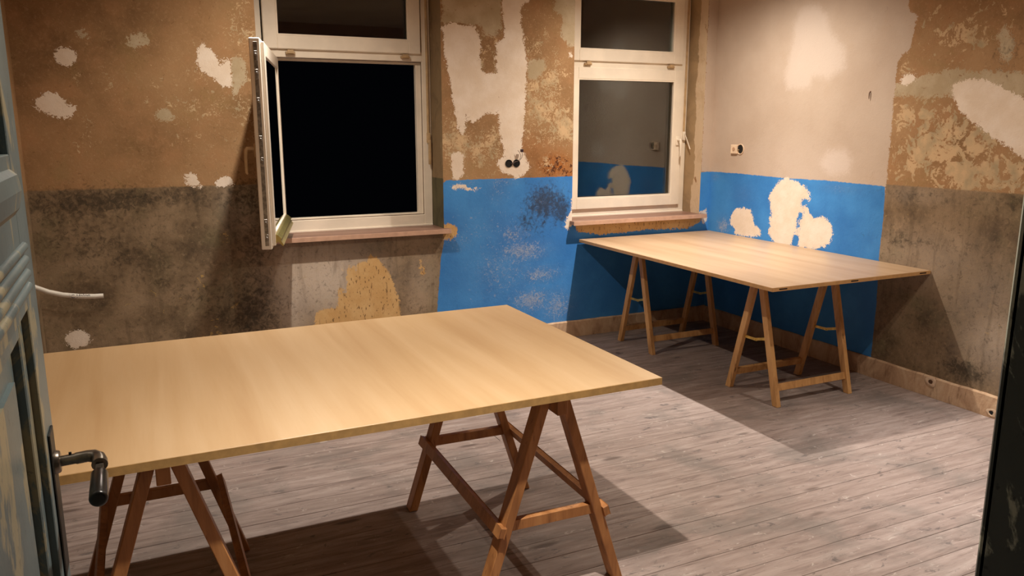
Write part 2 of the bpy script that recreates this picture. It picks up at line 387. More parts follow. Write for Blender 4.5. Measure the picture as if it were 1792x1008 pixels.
# ---- right wall
wr, U, V = wall_grid('wall_right', lambda y, z: (R, D-y, z), 0, D-FY+.02, 0, H, [], WALL2)
tag(wr, kind='structure')
rr = lambda pts: [(D-right(*p)[0], right(*p)[1]) for p in pts]
z3 = lambda pts, s, ox, oy: [(D-right(ox+x/s, oy+y/s)[0], right(ox+x/s, oy+y/s)[1]) for x, y in pts]
def rp(x, y, rx, ry, s):
    u, v = right(x, y); return (D-u, v, rx/175, ry/290, s)
edge_blue = rr([(1549, 326), (1546, 380), (1539, 440), (1533, 540), (1524, 625)])
bu = edge_blue[0][0]
top_cream = rr([(1575, -120), (1589, 0), (1594, 19), (1608, 29), (1602, 38), (1600, 57), (1590, 93), (1578, 94), (1570, 112), (1566, 153), (1562, 198), (1559, 243), (1554, 287), (1551, 321)])
sd = {
 'cream': [[(-.3, 1.15), (-.3, 3.2), (top_cream[0][0], 3.2)]+top_cream+[(bu, 1.15)]],
 'blue': [[(-.3, ZB)]+[(0.3, ZB+.004), (.8, ZB-.003), (1.2, ZB+.003)]+[(bu, ZB-.004)]+edge_blue[1:]+[(edge_blue[-1][0]-.03, -.1), (-.3, -.1)]],
 'dado': [[(bu-.02, ZL), (6, ZL+.02), (6, -.1), (bu-.4, -.1)]],
 'plaster': [
   rr([(1664, 153), (1674, 144), (1718, 137), (1763, 157), (1792, 172), (1850, 205), (1850, 320), (1792, 278), (1763, 256), (1731, 236), (1699, 211), (1680, 195), (1670, 172)]),
   z3([(250, 540), (290, 460), (350, 445), (440, 460), (470, 540), (470, 600), (520, 620), (545, 680), (540, 705), (430, 710), (290, 690), (300, 640), (260, 600)], 5.3, 1230, 280),
   z3([(610, 340), (640, 290), (700, 200), (740, 180), (790, 165), (830, 180), (940, 240), (990, 300), (995, 380), (970, 440), (990, 490), (1030, 540), (1110, 530), (1160, 560), (1200, 620), (1205, 680), (1180, 770), (1140, 810), (1080, 800), (1060, 830), (700, 800), (610, 690), (605, 640), (625, 600), (605, 560), (640, 510), (620, 400)], 5.3, 1230, 280),
   rr([(1577, 132), (1592, 128), (1603, 133), (1600, 144), (1585, 150), (1577, 145)]) ],
 'fresh': [rr([(1398, 20), (1410, 10), (1430, 8), (1448, 25), (1452, 50), (1465, 68), (1480, 85), (1480, 120), (1450, 138), (1422, 135), (1418, 155), (1375, 158), (1372, 135), (1385, 80), (1390, 40)]),
           rr([(1432, 285), (1450, 262), (1480, 260), (1492, 280), (1485, 305), (1450, 308)])],
 'grey': [rr([(1564, 166), (1566, 148), (1606, 134), (1664, 121), (1715, 125), (1820, 126), (1820, 170), (1667, 168), (1620, 170)]),
          rr([(1745, 60), (1760, 45), (1775, 75), (1770, 110), (1752, 105)])],
}
cut = {'plaster': [z3([(880, 510), (930, 478), (942, 520), (905, 550), (893, 640), (885, 664), (868, 640), (874, 590)], 5.3, 1230, 280),
                   z3([(820, 810), (826, 720), (850, 670), (878, 690), (892, 740), (878, 820)], 5.3, 1230, 280),
                   z3([(910, 370), (950, 350), (985, 390), (960, 440), (920, 430)], 5.3, 1230, 280)]}
blobs = {
 'scr': [rp(1650, 260, 70, 60, 1.05), rp(1700, 300, 100, 40, 1.0), rp(1610, 200, 50, 40, .85), rp(1680, 240, 50, 40, .9), rp(1600, 110, 50, 30, .5), rp(1700, 60, 90, 70, .5), rp(1760, 310, 60, 40, .7), rp(1640, 60, 40, 60, .35)],
 'mold': [rp(1690, 650, 26, 22, .75), rp(1650, 430, 90, 14, .35), rp(1570, 400, 16, 60, .28), rp(1640, 345, 120, 12, .30), rp(1770, 90, 30, 40, .35), rp(1600, 560, 60, 70, .22), rp(1780, 380, 40, 30, .3)],
 'stain': [], 'wear': [rp(1265, 395, 14, 20, .8), rp(1250, 310, 12, 8, .5), rp(1470, 330, 30, 8, .4), rp(1300, 340, 20, 20, .25)],
 'pale': [rp(1620, 450, 70, 50, .45), rp(1745, 600, 40, 60, .6), rp(1720, 520, 50, 80, .35), rp(1600, 340, 40, 20, .3)],
 'fleck': [rp(1745, 560, 16, 70, .9), rp(1570, 370, 20, 30, .9), rp(1660, 600, 60, 60, .35)],
}
wall_fields(wr.data, U, V, sd, cut, blobs)

# ---- left wall and front wall (with the doorway)
wl, U, V = wall_grid('wall_left', lambda y, z: (LX, y, z), FY-.2, D, 0, H, [], WALL, .05)
tag(wl, kind='structure')
wall_fields(wl.data, U, V, {'dado': [[(-2, ZL), (9, ZL), (9, -.1), (-2, -.1)]]}, {}, {'scr': [(4, 1.9, 1, .5, .35)], 'mold': [(4, .8, 1.2, .4, .25)]})
DOOR_X0, DOOR_X1, DOOR_H = -0.205, 0.748, 2.10
wf, U, V = wall_grid('wall_front', lambda x, z: (x, FY, z), LX, R, 0, H, [(DOOR_X0, DOOR_X1, -.01, DOOR_H)], WALL, .05)
tag(wf, kind='structure')
wall_fields(wf.data, U, V, {'dado': [[(-2, ZL), (9, ZL), (9, -.1), (-2, -.1)]]}, {}, {'scr': [(3, 1.9, 1, .5, .45), (2, 2.0, .6, .5, .4)], 'mold': []})
CEIL = plain('limewashed_ceiling', lin(196, 176, 150), .9, 0, .08, 3, .1)
tag(MB().box(LX-.1, R+.1, FY-.2, D+.1, H, H+.12).build('ceiling', CEIL), kind='structure')

# reveals of the two window openings (30 cm deep)
def reveal_material(name, c0, c1, c2, low=None, inner=None):
    k = NT(name, .9); n1 = k.noise(scale=6, detail=7, rough=.65, dist=.6); n2 = k.noise(k.coord((1, 1, .35)), 9, 6, .7, 1.0)
    c = k.ramp(n1, [(.3, c0), (.5, c1), (.7, c1)]); c = k.mix(k.step(n2, .60, .66), c, c2)
    if inner is not None:
        sq = k.n('ShaderNodeSeparateXYZ'); k.t.links.new(k.tc.outputs['Object'], sq.inputs[0])
        c = k.mix(k.step(k.math('ADD', sq.outputs['Y'], k.math('MULTIPLY', k.math('SUBTRACT', k.noise(k.coord((1, 1, .5)), 7, 5, .6), .5), .16)), D+.095, D+.105), c, k.mix(k.step(n1, .4, .6), inner, tuple(x*1.25 for x in inner[:3])+(1,)))
    if low is not None:
        sp = k.n('ShaderNodeSeparateXYZ'); k.t.links.new(k.tc.outputs['Object'], sp.inputs[0])
        lc = k.mix(k.step(n1, .35, .65), low, tuple(x*1.7 for x in low[:3])+(1,))
        c = k.mix(k.step(k.math('ADD', sp.outputs['Z'], k.math('MULTIPLY', n2, .02)), ZL+.015, ZL+.005), c, lc)
    k.bump(k.math('ADD', n1, n2), .4, .008)
    return k.done(c)
REV1 = reveal_material('dirty_reveal', lin(116, 94, 66), lin(136, 112, 80), lin(156, 130, 96), lin(74, 68, 46))
REV2 = reveal_material('flaking_reveal', lin(186, 158, 124), lin(206, 182, 152), lin(150, 112, 76), None, lin(150, 126, 94))
def reveal(name, op, mat):
    x0, x1, z0, zt = op; y0, y1 = D+.0012, D+.30; t = .02
    m = MB()
    m.box(x0-t, x0, y0, y1, z0-t, zt+t); m.box(x1, x1+t, y0, y1, z0-t, zt+t); m.box(x0, x1, y0, y1, zt, zt+t); m.box(x0, x1, y0, y1, z0-t, z0)
    return tag(m.build(name, mat), kind='structure')
reveal('trim_1', OPEN1, REV1); reveal('trim_2', OPEN2, REV2)

# ------------------------------------------------------------------ floor of separate planks (they run along x, 12.4 cm wide)
def plank_material():
    k = NT('worn_floor_plank', .62)
    v = k.coord((1.6, 13, 13), rand=30); g = k.noise(v, 2.0, 7, .62, .5); f = k.noise(k.coord((5, 70, 70), rand=11), 1.5, 4, .6)
    c = k.ramp(g, [(.28, lin(112, 95, 88)), (.45, lin(143, 125, 117)), (.62, lin(161, 144, 136)), (.78, lin(180, 167, 159))])
    oi = k.n('ShaderNodeObjectInfo')
    c = k.mix(k.math('MULTIPLY', oi.outputs['Random'], .28), c, lin(128, 108, 97))
    c = k.mix(k.math('MULTIPLY', k.step(f, .56, .70), .45), c, lin(92, 76, 68))
    w_ = k.coord((1, 1, 1), space='Object')
    gr = k.noise(w_, 2.4, 6, .6, .5); c = k.mix(k.math('MULTIPLY', k.step(gr, .47, .68), .6), c, lin(106, 98, 92))
    sp = k.noise(k.coord((1, 2.2, 1)), 9, 6, .7, .6); c = k.mix(k.math('MULTIPLY', k.step(sp, .585, .68), .72), c, lin(74, 66, 65))
    wh = k.noise(k.coord((1, 1.8, 1), (5, 3, 1)), 16, 6, .7, 1.0); c = k.mix(k.math('MULTIPLY', k.step(wh, .61, .68), .6), c, lin(190, 178, 168))
    ds = k.noise(k.coord((2.2, 9, 1), (2, 7, 3)), 14, 4, .6, .8); c = k.mix(k.math('MULTIPLY', k.step(ds, .66, .72), .8), c, lin(84, 68, 60))
    kn = k.voro(k.coord((1.7, 6.5, 1), rand=17), 1.0); c = k.mix(k.math('MULTIPLY', k.step(kn, .13, .05), .8), c, lin(84, 66, 58))
    k.bump(k.math('ADD', g, k.math('MULTIPLY', f, .5)), .25, .003)
    return k.done(c, k.step(g, .3, .7, .68, .55))
PLANK = plank_material()
DARK = plain('dark_gap', lin(40, 30, 24), .95)
floor = MB().box(LX-.05, R+.05, -.2, D+.05, -.12, -.022).build('floor', DARK); tag(floor, kind='structure')
P0, PW = 1.785-13*.124, .124
k_ = 0
yy = P0
joints = {5: 2.45, 9: 1.1, 14: 3.4, 18: .4, 22: 2.9, 27: 1.6, 31: .9, 35: 3.3}
while yy < D-.002:
    y1 = min(yy+PW, D-.001)
    segs = [(LX+.003, R-.003)]
    if k_ in joints: segs = [(LX+.003, joints[k_]-.0015), (joints[k_]+.0015, R-.003)]
    for a, c in segs:
        zt = random.uniform(-.0012, .0)
        g0, g1 = random.uniform(.0002, .0014), random.uniform(.0002, .0014)
        m = MB(); m.box(a, c, yy+g0, y1-g1, -.022, zt, .0011)
        m.build('plank', PLANK, floor)
    yy += PW; k_ += 1

# ------------------------------------------------------------------ plaster skirting
def skirting_material():
    k = NT('stained_skirting', .85); n1 = k.noise(k.coord((1, 1, .5)), 7, 7, .65, .8); n2 = k.noise(k.coord((26, 26, 5)), 1, 5, .6, .5); n3 = k.noise(scale=60, detail=5)
    c = k.ramp(n1, [(.3, lin(150, 116, 88)), (.5, lin(190, 156, 124)), (.7, lin(210, 182, 150))])
    c = k.mix(k.math('MULTIPLY', k.step(n2, .58, .70), .6), c, lin(112, 78, 54)); c = k.mix(k.math('MULTIPLY', k.step(n3, .6, .72), .4), c, lin(206, 180, 150))
    k.bump(k.math('ADD', n1, n3), .35, .006); return k.done(c)
SKIRT = skirting_material()
def skirting(name, a, c, ax, face, depth, sgn):
    """wavy-topped strip of old plaster along a wall"""
    n = 90; prof = []
    for i in range(n+1):
        t = a+(c-a)*i/n; prof.append((t, .126+.0012*math.sin(i*.9)+random.uniform(-.0018, .0018), depth+random.uniform(-.0015, .0015)))
    bm = bmesh.new(); rows = []
    for t, h, d in prof:
        q = []
        for off, z in ((d, 0), (d+.001, h*.5), (d-.001, h-.008), (d-.008, h), (-.01, h)):
            p = (t, face+sgn*off, z) if ax == 0 else (face+sgn*off, t, z)
            q.append(bm.verts.new(p))
        rows.append(q)
    for r0, r1 in zip(rows[:-1], rows[1:]):
        for j in range(4): bm.faces.new((r0[j], r1[j], r1[j+1], r0[j+1]))
    bm.faces.new(rows[0]); bm.faces.new(rows[-1][::-1])
    m = MB(); m.bm.free(); m.bm = bm
    o = m.build(name, SKIRT, None, True); return tag(o, kind='structure')
skirting('baseboard_back', LX, R, 0, D, .018, -1)
sr_ = skirting('baseboard_right', FY, D-.018, 1, R, .018, -1)
skirting('baseboard_left', FY, D-.018, 1, LX, .018, 1)
skirting('baseboard_front', DOOR_X1+.06, R-.018, 0, FY, .018, 1)
# two broken-out spots in the right skirting
BLACK = plain('black_hole', (.006, .005, .005, 1), .95, 0, .1, 20, 0)
PATCH = plain('filler_plaster', lin(206, 178, 150), .9, 0, .1, 40, .3)
for (px, py, s, open_) in ((1629, 668, .030, 0), (1735, 722, .024, 1)):
    d = ray(px, py); t = (R-.018)/d.x; p = EYE+d*t
    bm = bmesh.new(); n = 18; rim = []; mid_ = []; inn = []
    for i in range(n):
        a = 2*math.pi*i/n; k1 = s*(1+.12*math.sin(3*a+1)+random.uniform(-.05, .05))
        rim.append(bm.verts.new((R-.0195, p.y+math.cos(a)*k1*1.25, p.z+math.sin(a)*k1)))
        mid_.append(bm.verts.new((R-.0225, p.y+math.cos(a)*k1*.85, p.z+math.sin(a)*k1*.75)))
        inn.append(bm.verts.new((R-.0205, p.y+math.cos(a)*k1*.45, p.z+math.sin(a)*k1*.4)))
    for i in range(n):
        j = (i+1) % n; bm.faces.new((rim[i], rim[j], mid_[j], mid_[i])); bm.faces.new((mid_[i], mid_[j], inn[j], inn[i]))
    m = MB(); m.bm.free(); m.bm = bm; m.build('patch', PATCH, sr_, True)
    bm = bmesh.new(); bm.faces.new([bm.verts.new((v[0], v[1], v[2])) for v in [(R-.0209, p.y+math.cos(2*math.pi*i/14)*s*(.5 if not open_ else .75), p.z+math.sin(2*math.pi*i/14)*s*(.42 if not open_ else .6)) for i in range(14)]])
    m = MB(); m.bm.free(); m.bm = bm; m.build('hole', BLACK if open_ else plain('hole_brown', lin(92, 62, 40)), sr_)

# ------------------------------------------------------------------ windows
WHITE = plain('white_window_plastic', lin(238, 226, 208), .38, 0, .04, 5, 0)
GREYSEAL = plain('window_seal', lin(120, 100, 84), .6, 0, .1, 20, 0)
STEEL = plain('galvanised_steel', lin(170, 166, 160), .35, .9, .2, 60, .05)
ALU = plain('gold_anodised_aluminium', lin(214, 198, 130), .3, .85, .08, 30, 0)
CLIP = plain('beige_plastic_clip', lin(190, 160, 120), .5, 0, .08, 20, 0)
SILLM = wood_mat('brown_sill_laminate', lin(112, 80, 66), lin(138, 104, 88), lin(156, 122, 104), 4, .45, (1.2, 14, 20), 0, .05)
SILLE = plain('sill_edge_band', lin(190, 152, 128), .45, 0, .06, 20, 0)
def glass_material():
    k = NT('window_glass'); t = k.t; t.nodes.remove(k.b)
    out = [n for n in t.nodes if n.type == 'OUTPUT_MATERIAL'][0]
    tr = k.n('ShaderNodeBsdfTransparent'); tr.inputs[0].default_value = (.93, .95, .94, 1)
    gl = k.n('ShaderNodeBsdfGlossy'); gl.inputs['Roughness'].default_value = 0.004
    fr = k.n('ShaderNodeFresnel'); fr.inputs['IOR'].default_value = 1.55
    mx = k.n('ShaderNodeMixShader'); t.links.new(fr.outputs[0], mx.inputs[0]); t.links.new(tr.outputs[0], mx.inputs[1]); t.links.new(gl.outputs[0], mx.inputs[2])
    t.links.new(mx.outputs[0], out.inputs['Surface']); return k.m
GLASS = glass_material()
def bead_ring(m, x0, x1, z0, z1, y, w=.008, d=.006):
    m.ring(x0, x1, z0, z1, w, w, w, w, y-d, y+.004, .0015)
def pane(parent, x0, x1, z0, z1, y):
    for dy in (0, .016):
        MB().box(x0, x1, y+dy, y+dy+.004, z0, z1).build('pane', GLASS, parent)
def handle(parent, x, y, z, sy=-1):
    h = MB(); h.box(x-.015, x+.015, min(y, y+sy*.010), max(y, y+sy*.010), z-.035, z+.035, .003, seg=2)
    h.cyl((x, y+sy*.008, z+.008), (x, y+sy*.045, z+.008), .009)
    h.tube([(x, y+sy*.040, z+.012), (x, y+sy*.048, z), (x, y+sy*.050, z-.04), (x, y+sy*.050, z-.115), (x, y+sy*.046, z-.125)], [.009, .0095, .008, .0075, .004], 10)
    return h.build('handle', WHITE, parent, True)
def sash_mesh(x0, x1, z0, z1, y0, y1, w=.085):
    m = MB(); m.ring(x0, x1, z0, z1, w, w, w, w, y0, y1-.018, .004)                     # room-side overlap
    m.ring(x0+.018, x1-.018, z0+.018, z1-.018, w-.018, w-.018, w-.018, w-.018, y1-.020, y1, .002)
    bead_ring(m, x0+w-.001, x1-w+.001, z0+w-.001, z1-w+.001, y0+.006, .010, .004)
    return m
def window(name, x0, opened):
    """frame and sashes; x0 is the left edge of the opening (opening 1.185 m wide)"""
    wnd = empty(name, (0, 0, 0)); tag(wnd, kind='structure')
    x1 = x0+1.185; ya, yb = D+.215, D+.285
    m = MB(); m.ring(x0+.002, x1-.002, .905, 2.675, .062, .062, .072, .062, ya, yb, .003)
    m.box(x0+.06, x1-.06, ya, yb, 2.028, 2.092, .003)
    m.ring(x0+.058, x1-.058, .972, 2.032, .040, .040, .018, .022, ya+.030, yb, .002)
    m.box(x0+.004, x1-.004, ya-.006, yb, .888, .908, .002)
    fr = m.build('window_frame', WHITE, wnd)
    m = MB(); m.ring(x0+.062, x1-.062, .976, 2.028, .006, .006, .006, .006, ya+.008, ya+.014, 0); m.build('seal', GREYSEAL, fr)
    # tilting upper sash
    us = sash_mesh(x0+.072, x1-.075, 2.078, 2.64, D+.195, D+.262).build('upper_sash', WHITE, wnd)
    pane(us, x0+.15, x1-.155, 2.158, 2.56, D+.225)
    for xc in (x0+.235, x1-.185):
        c = MB(); c.box(xc-.030, xc+.030, D+.190, D+.218, 2.046, 2.064, .004, seg=2); c.box(xc-.020, xc+.020, D+.184, D+.2, 2.050, 2.074, .003, seg=2); c.build('transom_clip', CLIP, fr)
    # rod that opens the upper sash, with its hand lever
    rx = x1-.028
    r = MB(); r.box(rx-.008, rx+.008, D+.203, D+.215, 1.50, 2.66, .003); r.cyl((rx, D+.200, 1.52), (rx, D+.200, 2.66), .0045, n=10)
    rod = r.build('opener_rod', CLIP, wnd)
    l = MB(); l.box(rx-.012, rx+.012, D+.194, D+.215, 1.48, 1.55, .004, seg=2)
    if opened: l.box(rx-.008, rx+.012, D+.182, D+.196, 1.33, 1.50, .004, seg=2)
    else: l.beam((rx, D+.19, 1.53), (rx+.004, D+.120, 1.41), .006, .006, .0015, (1, 0, 0))
    l.build('lever', WHITE if not opened else CLIP, rod, True)
    # sill board
    s = MB(); s.box(x0-.018, x1+.030, D-.062, D+.215, .872, .888+.010, .0)
    sill = s.build('window_sill', SILLM, wnd)
    MB().box(x0-.019, x1+.031, D-.066, D-.0615, .868, .8985, .001).build('edge_band', SILLE, sill)
    # lower sash
    W_, Z0, Z1 = 1.060, .957, 2.032
    if not opened:
        ls = sash_mesh(x0+.066, x0+.066+W_, Z0, Z1, D+.195, D+.265).build('lower_sash', WHITE, wnd)
        pane(ls, x0+.145, x0+.066+W_-.079, Z0+.079, Z1-.079, D+.228)
        handle(ls, x0+.066+W_-.042, D+.195, 1.475)
    else:
        th = math.radians(-103)
        T = Matrix.Translation((.816, 5.335, 0)) @ Matrix.Rotation(th, 4, 'Z')
        m = sash_mesh(0, W_, Z0, Z1, 0, .072); m.bm.transform(T); ls = m.build('lower_sash', WHITE, wnd)
        for dy in (.044, .060):
            m = MB().box(.079, W_-.079, dy, dy+.004, Z0+.079, Z1-.079); m.bm.transform(T); m.build('pane', GLASS, ls)
        h = MB(); x = W_-.042; z = 1.475
        h.box(x-.015, x+.015, -.010, 0, z-.035, z+.035, .003, seg=2); h.cyl((x, -.008, z+.008), (x, -.050, z+.008), .009)
        h.tube([(x, -.040, z+.012), (x, -.052, z), (x, -.055, z-.04), (x, -.055, z-.115), (x, -.050, z-.125)], [.009, .0095, .008, .0075, .004], 10)
        h.bm.transform(T); h.build('handle', CLIP, ls, True)
        # locking hardware let into the free edge
        h = MB(); h.box(W_-.020, W_-.0165, .054, .0555, Z0+.03, Z1-.03, 0)
        h.box(W_-.019, W_+.0015, .020, .040, Z0+.02, Z1-.02, .0006)
        h.bm.transform(T); hs = h.build('hardware_strip', STEEL, ls)
        for zz in (1.02, 1.10, 1.42, 1.53, 1.72, 1.86, 1.95):
            b_ = MB(); b_.cyl((W_+.001, .030, zz), (W_+.010, .030, zz), .0065, n=12, bev=.0015); b_.box(W_+.001, W_+.004, .023, .037, zz-.03, zz+.018, .001)
            b_.bm.transform(T); b_.build('locking_pin', STEEL, hs, True)
        # aluminium rain deflector along the bottom of the outside
        h = MB(); h.prism([(.072, Z0+.075), (.072, Z0+.030), (.078, Z0+.030), (.080, Z0+.040), (.108, Z0+.012), (.112, Z0+.018), (.096, Z0+.045), (.102, Z0+.052), (.082, Z0+.072)], 0, .03, W_-.03)
        h.bm.transform(T); h.build('rain_deflector', ALU, ls)
    return wnd
window('window_1', OPEN1[0], True)
window('window_2', OPEN2[0], False)

# ------------------------------------------------------------------ door, opened into the room on the left
def chipped(name, base, under, dark, s=9, amt=.6):
    k = NT(name, .42); n1 = k.noise(k.coord((1, 1, .45)), s, 7, .65, .7); n2 = k.noise(scale=3, detail=4); n3 = k.noise(scale=70, detail=4)
    c = k.mix(k.step(n2, .35, .65), base, tuple(x*.72 for x in base[:3])+(1,))
    c = k.mix(k.step(n1, amt, amt+.04), c, under); c = k.mix(k.math('MULTIPLY', k.step(n3, .62, .7), .5), c, dark)
    k.bump(k.math('ADD', n1, k.math('MULTIPLY', n3, .4)), .25, .003); return k.done(c)
DOORP = chipped('chipped_blue_grey_paint', lin(88, 102, 104), lin(130, 124, 102), lin(42, 54, 64), 8, .55)
JAMBP = chipped('flaking_black_green_paint', lin(84, 92, 90), lin(196, 202, 186), lin(30, 34, 36), 7, .50)
DX, DY0, DY1, DT = -.157, .500, 1.450, .042          # visible face, hinge edge, free edge, thickness
door = empty('door_1', (DX, DY0, 0)); tag(door, kind='structure')
L = DY1-DY0
def dbox(m, y0, y1, z0, z1, xa, xb, bev=.0015): return m.box(xa, xb, y0, y1, z0, z1, bev)
ST = .115                                             # stile width
RAILS = [(0.012, .24), (1.335, 1.56), (1.93, 2.05)]
m = MB(); dbox(m, L-ST, L, .012, 2.05, -DT, 0); m.build('stile', DOORP, door)
m = MB(); dbox(m, 0, ST, .012, 2.05, -DT, 0); m.build('stile', DOORP, door)
for z0, z1 in RAILS:
    m = MB(); dbox(m, ST, L-ST, z0, z1, -DT, 0); rl = m.build('rail', DOORP, door)
    if 1 < z0 < 1.5:                                  # reeded ornament on the lock rail
        for i in range(4):
            MB().cyl((-.001, ST+.02, 1.364+i*.020), (-.001, L-.085, 1.364+i*.020), .0075, n=12).build('reed', DOORP, rl, True)
        q = MB(); q.prism([(0, 1.475), (.007, 1.485), (.012, 1.51), (.009, 1.532), (0, 1.54)], 1, ST+.02, L-.13); q.build('cornice', DOORP, rl)
for z0, z1 in ((.24, 1.335), (1.56, 1.93)):
    y0, y1 = ST, L-ST
    m = MB()
    for (a, b_, xa, xb) in ((0, .035, -DT+.004, -.011),): 
        m.box(xa, xb, y0, y0+b_, z0, z1, .002); m.box(xa, xb, y1-b_, y1, z0, z1, .002); m.box(xa, xb, y0+b_, y1-b_, z0, z0+b_, .002); m.box(xa, xb, y0+b_, y1-b_, z1-b_, z1, .002)
    m.build('moulding', DOORP, door)
    m = MB(); m.box(-DT+.006, -.024, y0+.03, y1-.03, z0+.03, z1-.03); pn = m.build('panel', DOORP, door)
    m = MB(); m.prism([(y0+.085, z0+.085), (y1-.085, z0+.085), (y1-.085, z1-.085), (y0+.085, z1-.085)], 0, -.025, -.017); m.build('raised_field', DOORP, pn)
METAL = plain('worn_grey_metal', lin(122, 112, 100), .3, .85, .25, 40, .1)
GRIP = plain('black_bakelite', lin(18, 17, 15), .28, 0, .1, 30, 0)
LOCKP = plain('dark_lock_plate', lin(38, 36, 32), .5, .4, .2, 30, .1)
hy, hz = 1.392-DY0, 1.070
m = MB(); m.box(0, .004, hy-.026, hy+.026, hz-.19, hz+.055, .0015); m.build('lock_plate', LOCKP, door)
m = MB(); m.cyl((.003, hy, hz), (.012, hy, hz), .020, .017, bev=.002); m.tube([(.010, hy, hz), (.032, hy, hz+.001), (.034, hy, hz+.001), (.050, hy, hz+.002), (.059, hy-.001, hz+.001), (.066, hy-.008, hz-.001), (.068, hy-.018, hz-.003), (.068, hy-.028, hz-.005)], [.0085, .0085, .0095, .0095, .0105, .0112, .0118, .0122], 16)
lev = m.build('lever', METAL, door, True)
m = MB(); m.box(.062, .074, hy-.055, hy-.026, hz-.012, hz-.002, .001); m.build('tang', METAL, lev)
m = MB(); m.cyl((.068, hy-.052, hz-.010), (.068, hy-.132, hz-.020), .0125, .0135, n=24, bev=.005); m.build('grip', GRIP, lev, True)
MB().cyl((.026, hy, hz+.008), (.026, hy, hz+.013), .0022, n=8).build('screw', LOCKP, lev)
# door lining on both sides and over the opening
m = MB(); m.box(DOOR_X1-.005, DOOR_X1+.05, FY-.20, FY+.008, 0, DOOR_H+.05, .004)
m.box(DOOR_X1-.005, DOOR_X1+.09, FY-.002, FY+.010, 0, DOOR_H+.09, .003)
tag(m.build('trim_3', JAMBP), kind='structure')
m = MB(); m.box(DOOR_X0-.05, DOOR_X0+.002, FY-.20, FY+.008, 0, DOOR_H+.05, .004); tag(m.build('trim_4', JAMBP), kind='structure')
m = MB(); m.box(DOOR_X0-.05, DOOR_X1+.05, FY-.20, FY+.008, DOOR_H, DOOR_H+.05, .004); tag(m.build('trim_5', JAMBP), kind='structure')

HALL = plain('hall_bounce_limewash', lin(196, 188, 176), .9, 0, .06, 3, .05)  # unseen hall surfaces, added to bounce room light onto the door lining
tag(MB().box(-1.6, 2.4, -1.45, -1.35, 0, H).build('wall_hall_bounce', HALL), kind='structure')
tag(MB().box(-1.6, 2.4, -1.45, -.2, -.12, -.002).build('floor_hall_bounce', HALL), kind='structure')
tag(MB().box(-1.6, 2.4, -1.45, FY-.2, H, H+.1).build('ceiling_hall_bounce', HALL), kind='structure')

# ------------------------------------------------------------------ tables: two boards on four trestles
def board_material(name, c0, c1, c2):
    k = NT(name, .38); v = k.coord((9, .55, 9), rand=9); g = k.noise(v, 1, 5, .6, .35); f = k.noise(k.coord((130, 6, 60), rand=5), 1, 4, .6)
    c = k.ramp(g, [(.3, c0), (.5, c1), (.7, c2)])
    c = k.mix(k.math('MULTIPLY', k.step(f, .52, .72), .16), c, c0)
    k.bump(f, .03, .001); return k.done(c, .40, spec=.5)
BEECH = board_material('beech_laminate', lin(172, 138, 97), lin(181, 149, 109), lin(188, 158, 120))
BEECH2 = board_material('pale_beech_laminate', lin(156, 126, 96), lin(166, 137, 107), lin(174, 147, 118))
EDGEB = plain('board_edge_band', lin(186, 148, 92), .5, 0, .08, 30, .05)
EDGEC = plain('board_edge_band_dark', lin(200, 156, 104), .5, 0, .05, 30, .05)
SLOT = plain('dark_slot', lin(48, 30, 20), .8)
TOPZ = .7575
def table_top(label, x0, x1, y0, y1, th, top, edge, rz, pivot):
    t = empty('table_top', (pivot[0], pivot[1], TOPZ-th), rz); tag(t, label, 'table top', 'table tops on trestles')
    X0, X1, Y0, Y1 = x0-pivot[0], x1-pivot[0], y0-pivot[1], y1-pivot[1]
    MB().box(X0+.0008, X1-.0008, Y0+.0008, Y1-.0008, 0.0, th, .0008).build('panel', top, t)
    e = .0009
    for i, (a, b_, c, d) in enumerate(((X0, X1, Y0-e, Y0+.001), (X0, X1, Y1-.001, Y1+e), (X0-e, X0+.001, Y0, Y1), (X1-.001, X1+e, Y0, Y1))):
        MB().box(a, b_, c, d, .0005, th-.0012).build('edge_band', edge, t)
    return t
T1 = (-.478, 1.572, 2.124, 3.368); T2 = (3.003, 4.2255, 3.125, 5.158)
t1 = table_top('long beech table top in front, standing on two reddish trestles beside the open door', *T1, .026, BEECH, EDGEB, .004, (1.572, 2.124))
t2 = table_top('beech table top in the far corner pushed against the blue wall', *T2, .022, BEECH2, EDGEC, .0, (3.003, 3.125))
for px in (1371, 1495, 1613):
    d = ray(px, 497); tt = 3.125/d.y; x = (EYE+d*tt).x-3.003
    MB().box(x-.028, x+.028, -.0018, .001, .0075, .0145).build('slot', SLOT, t2)

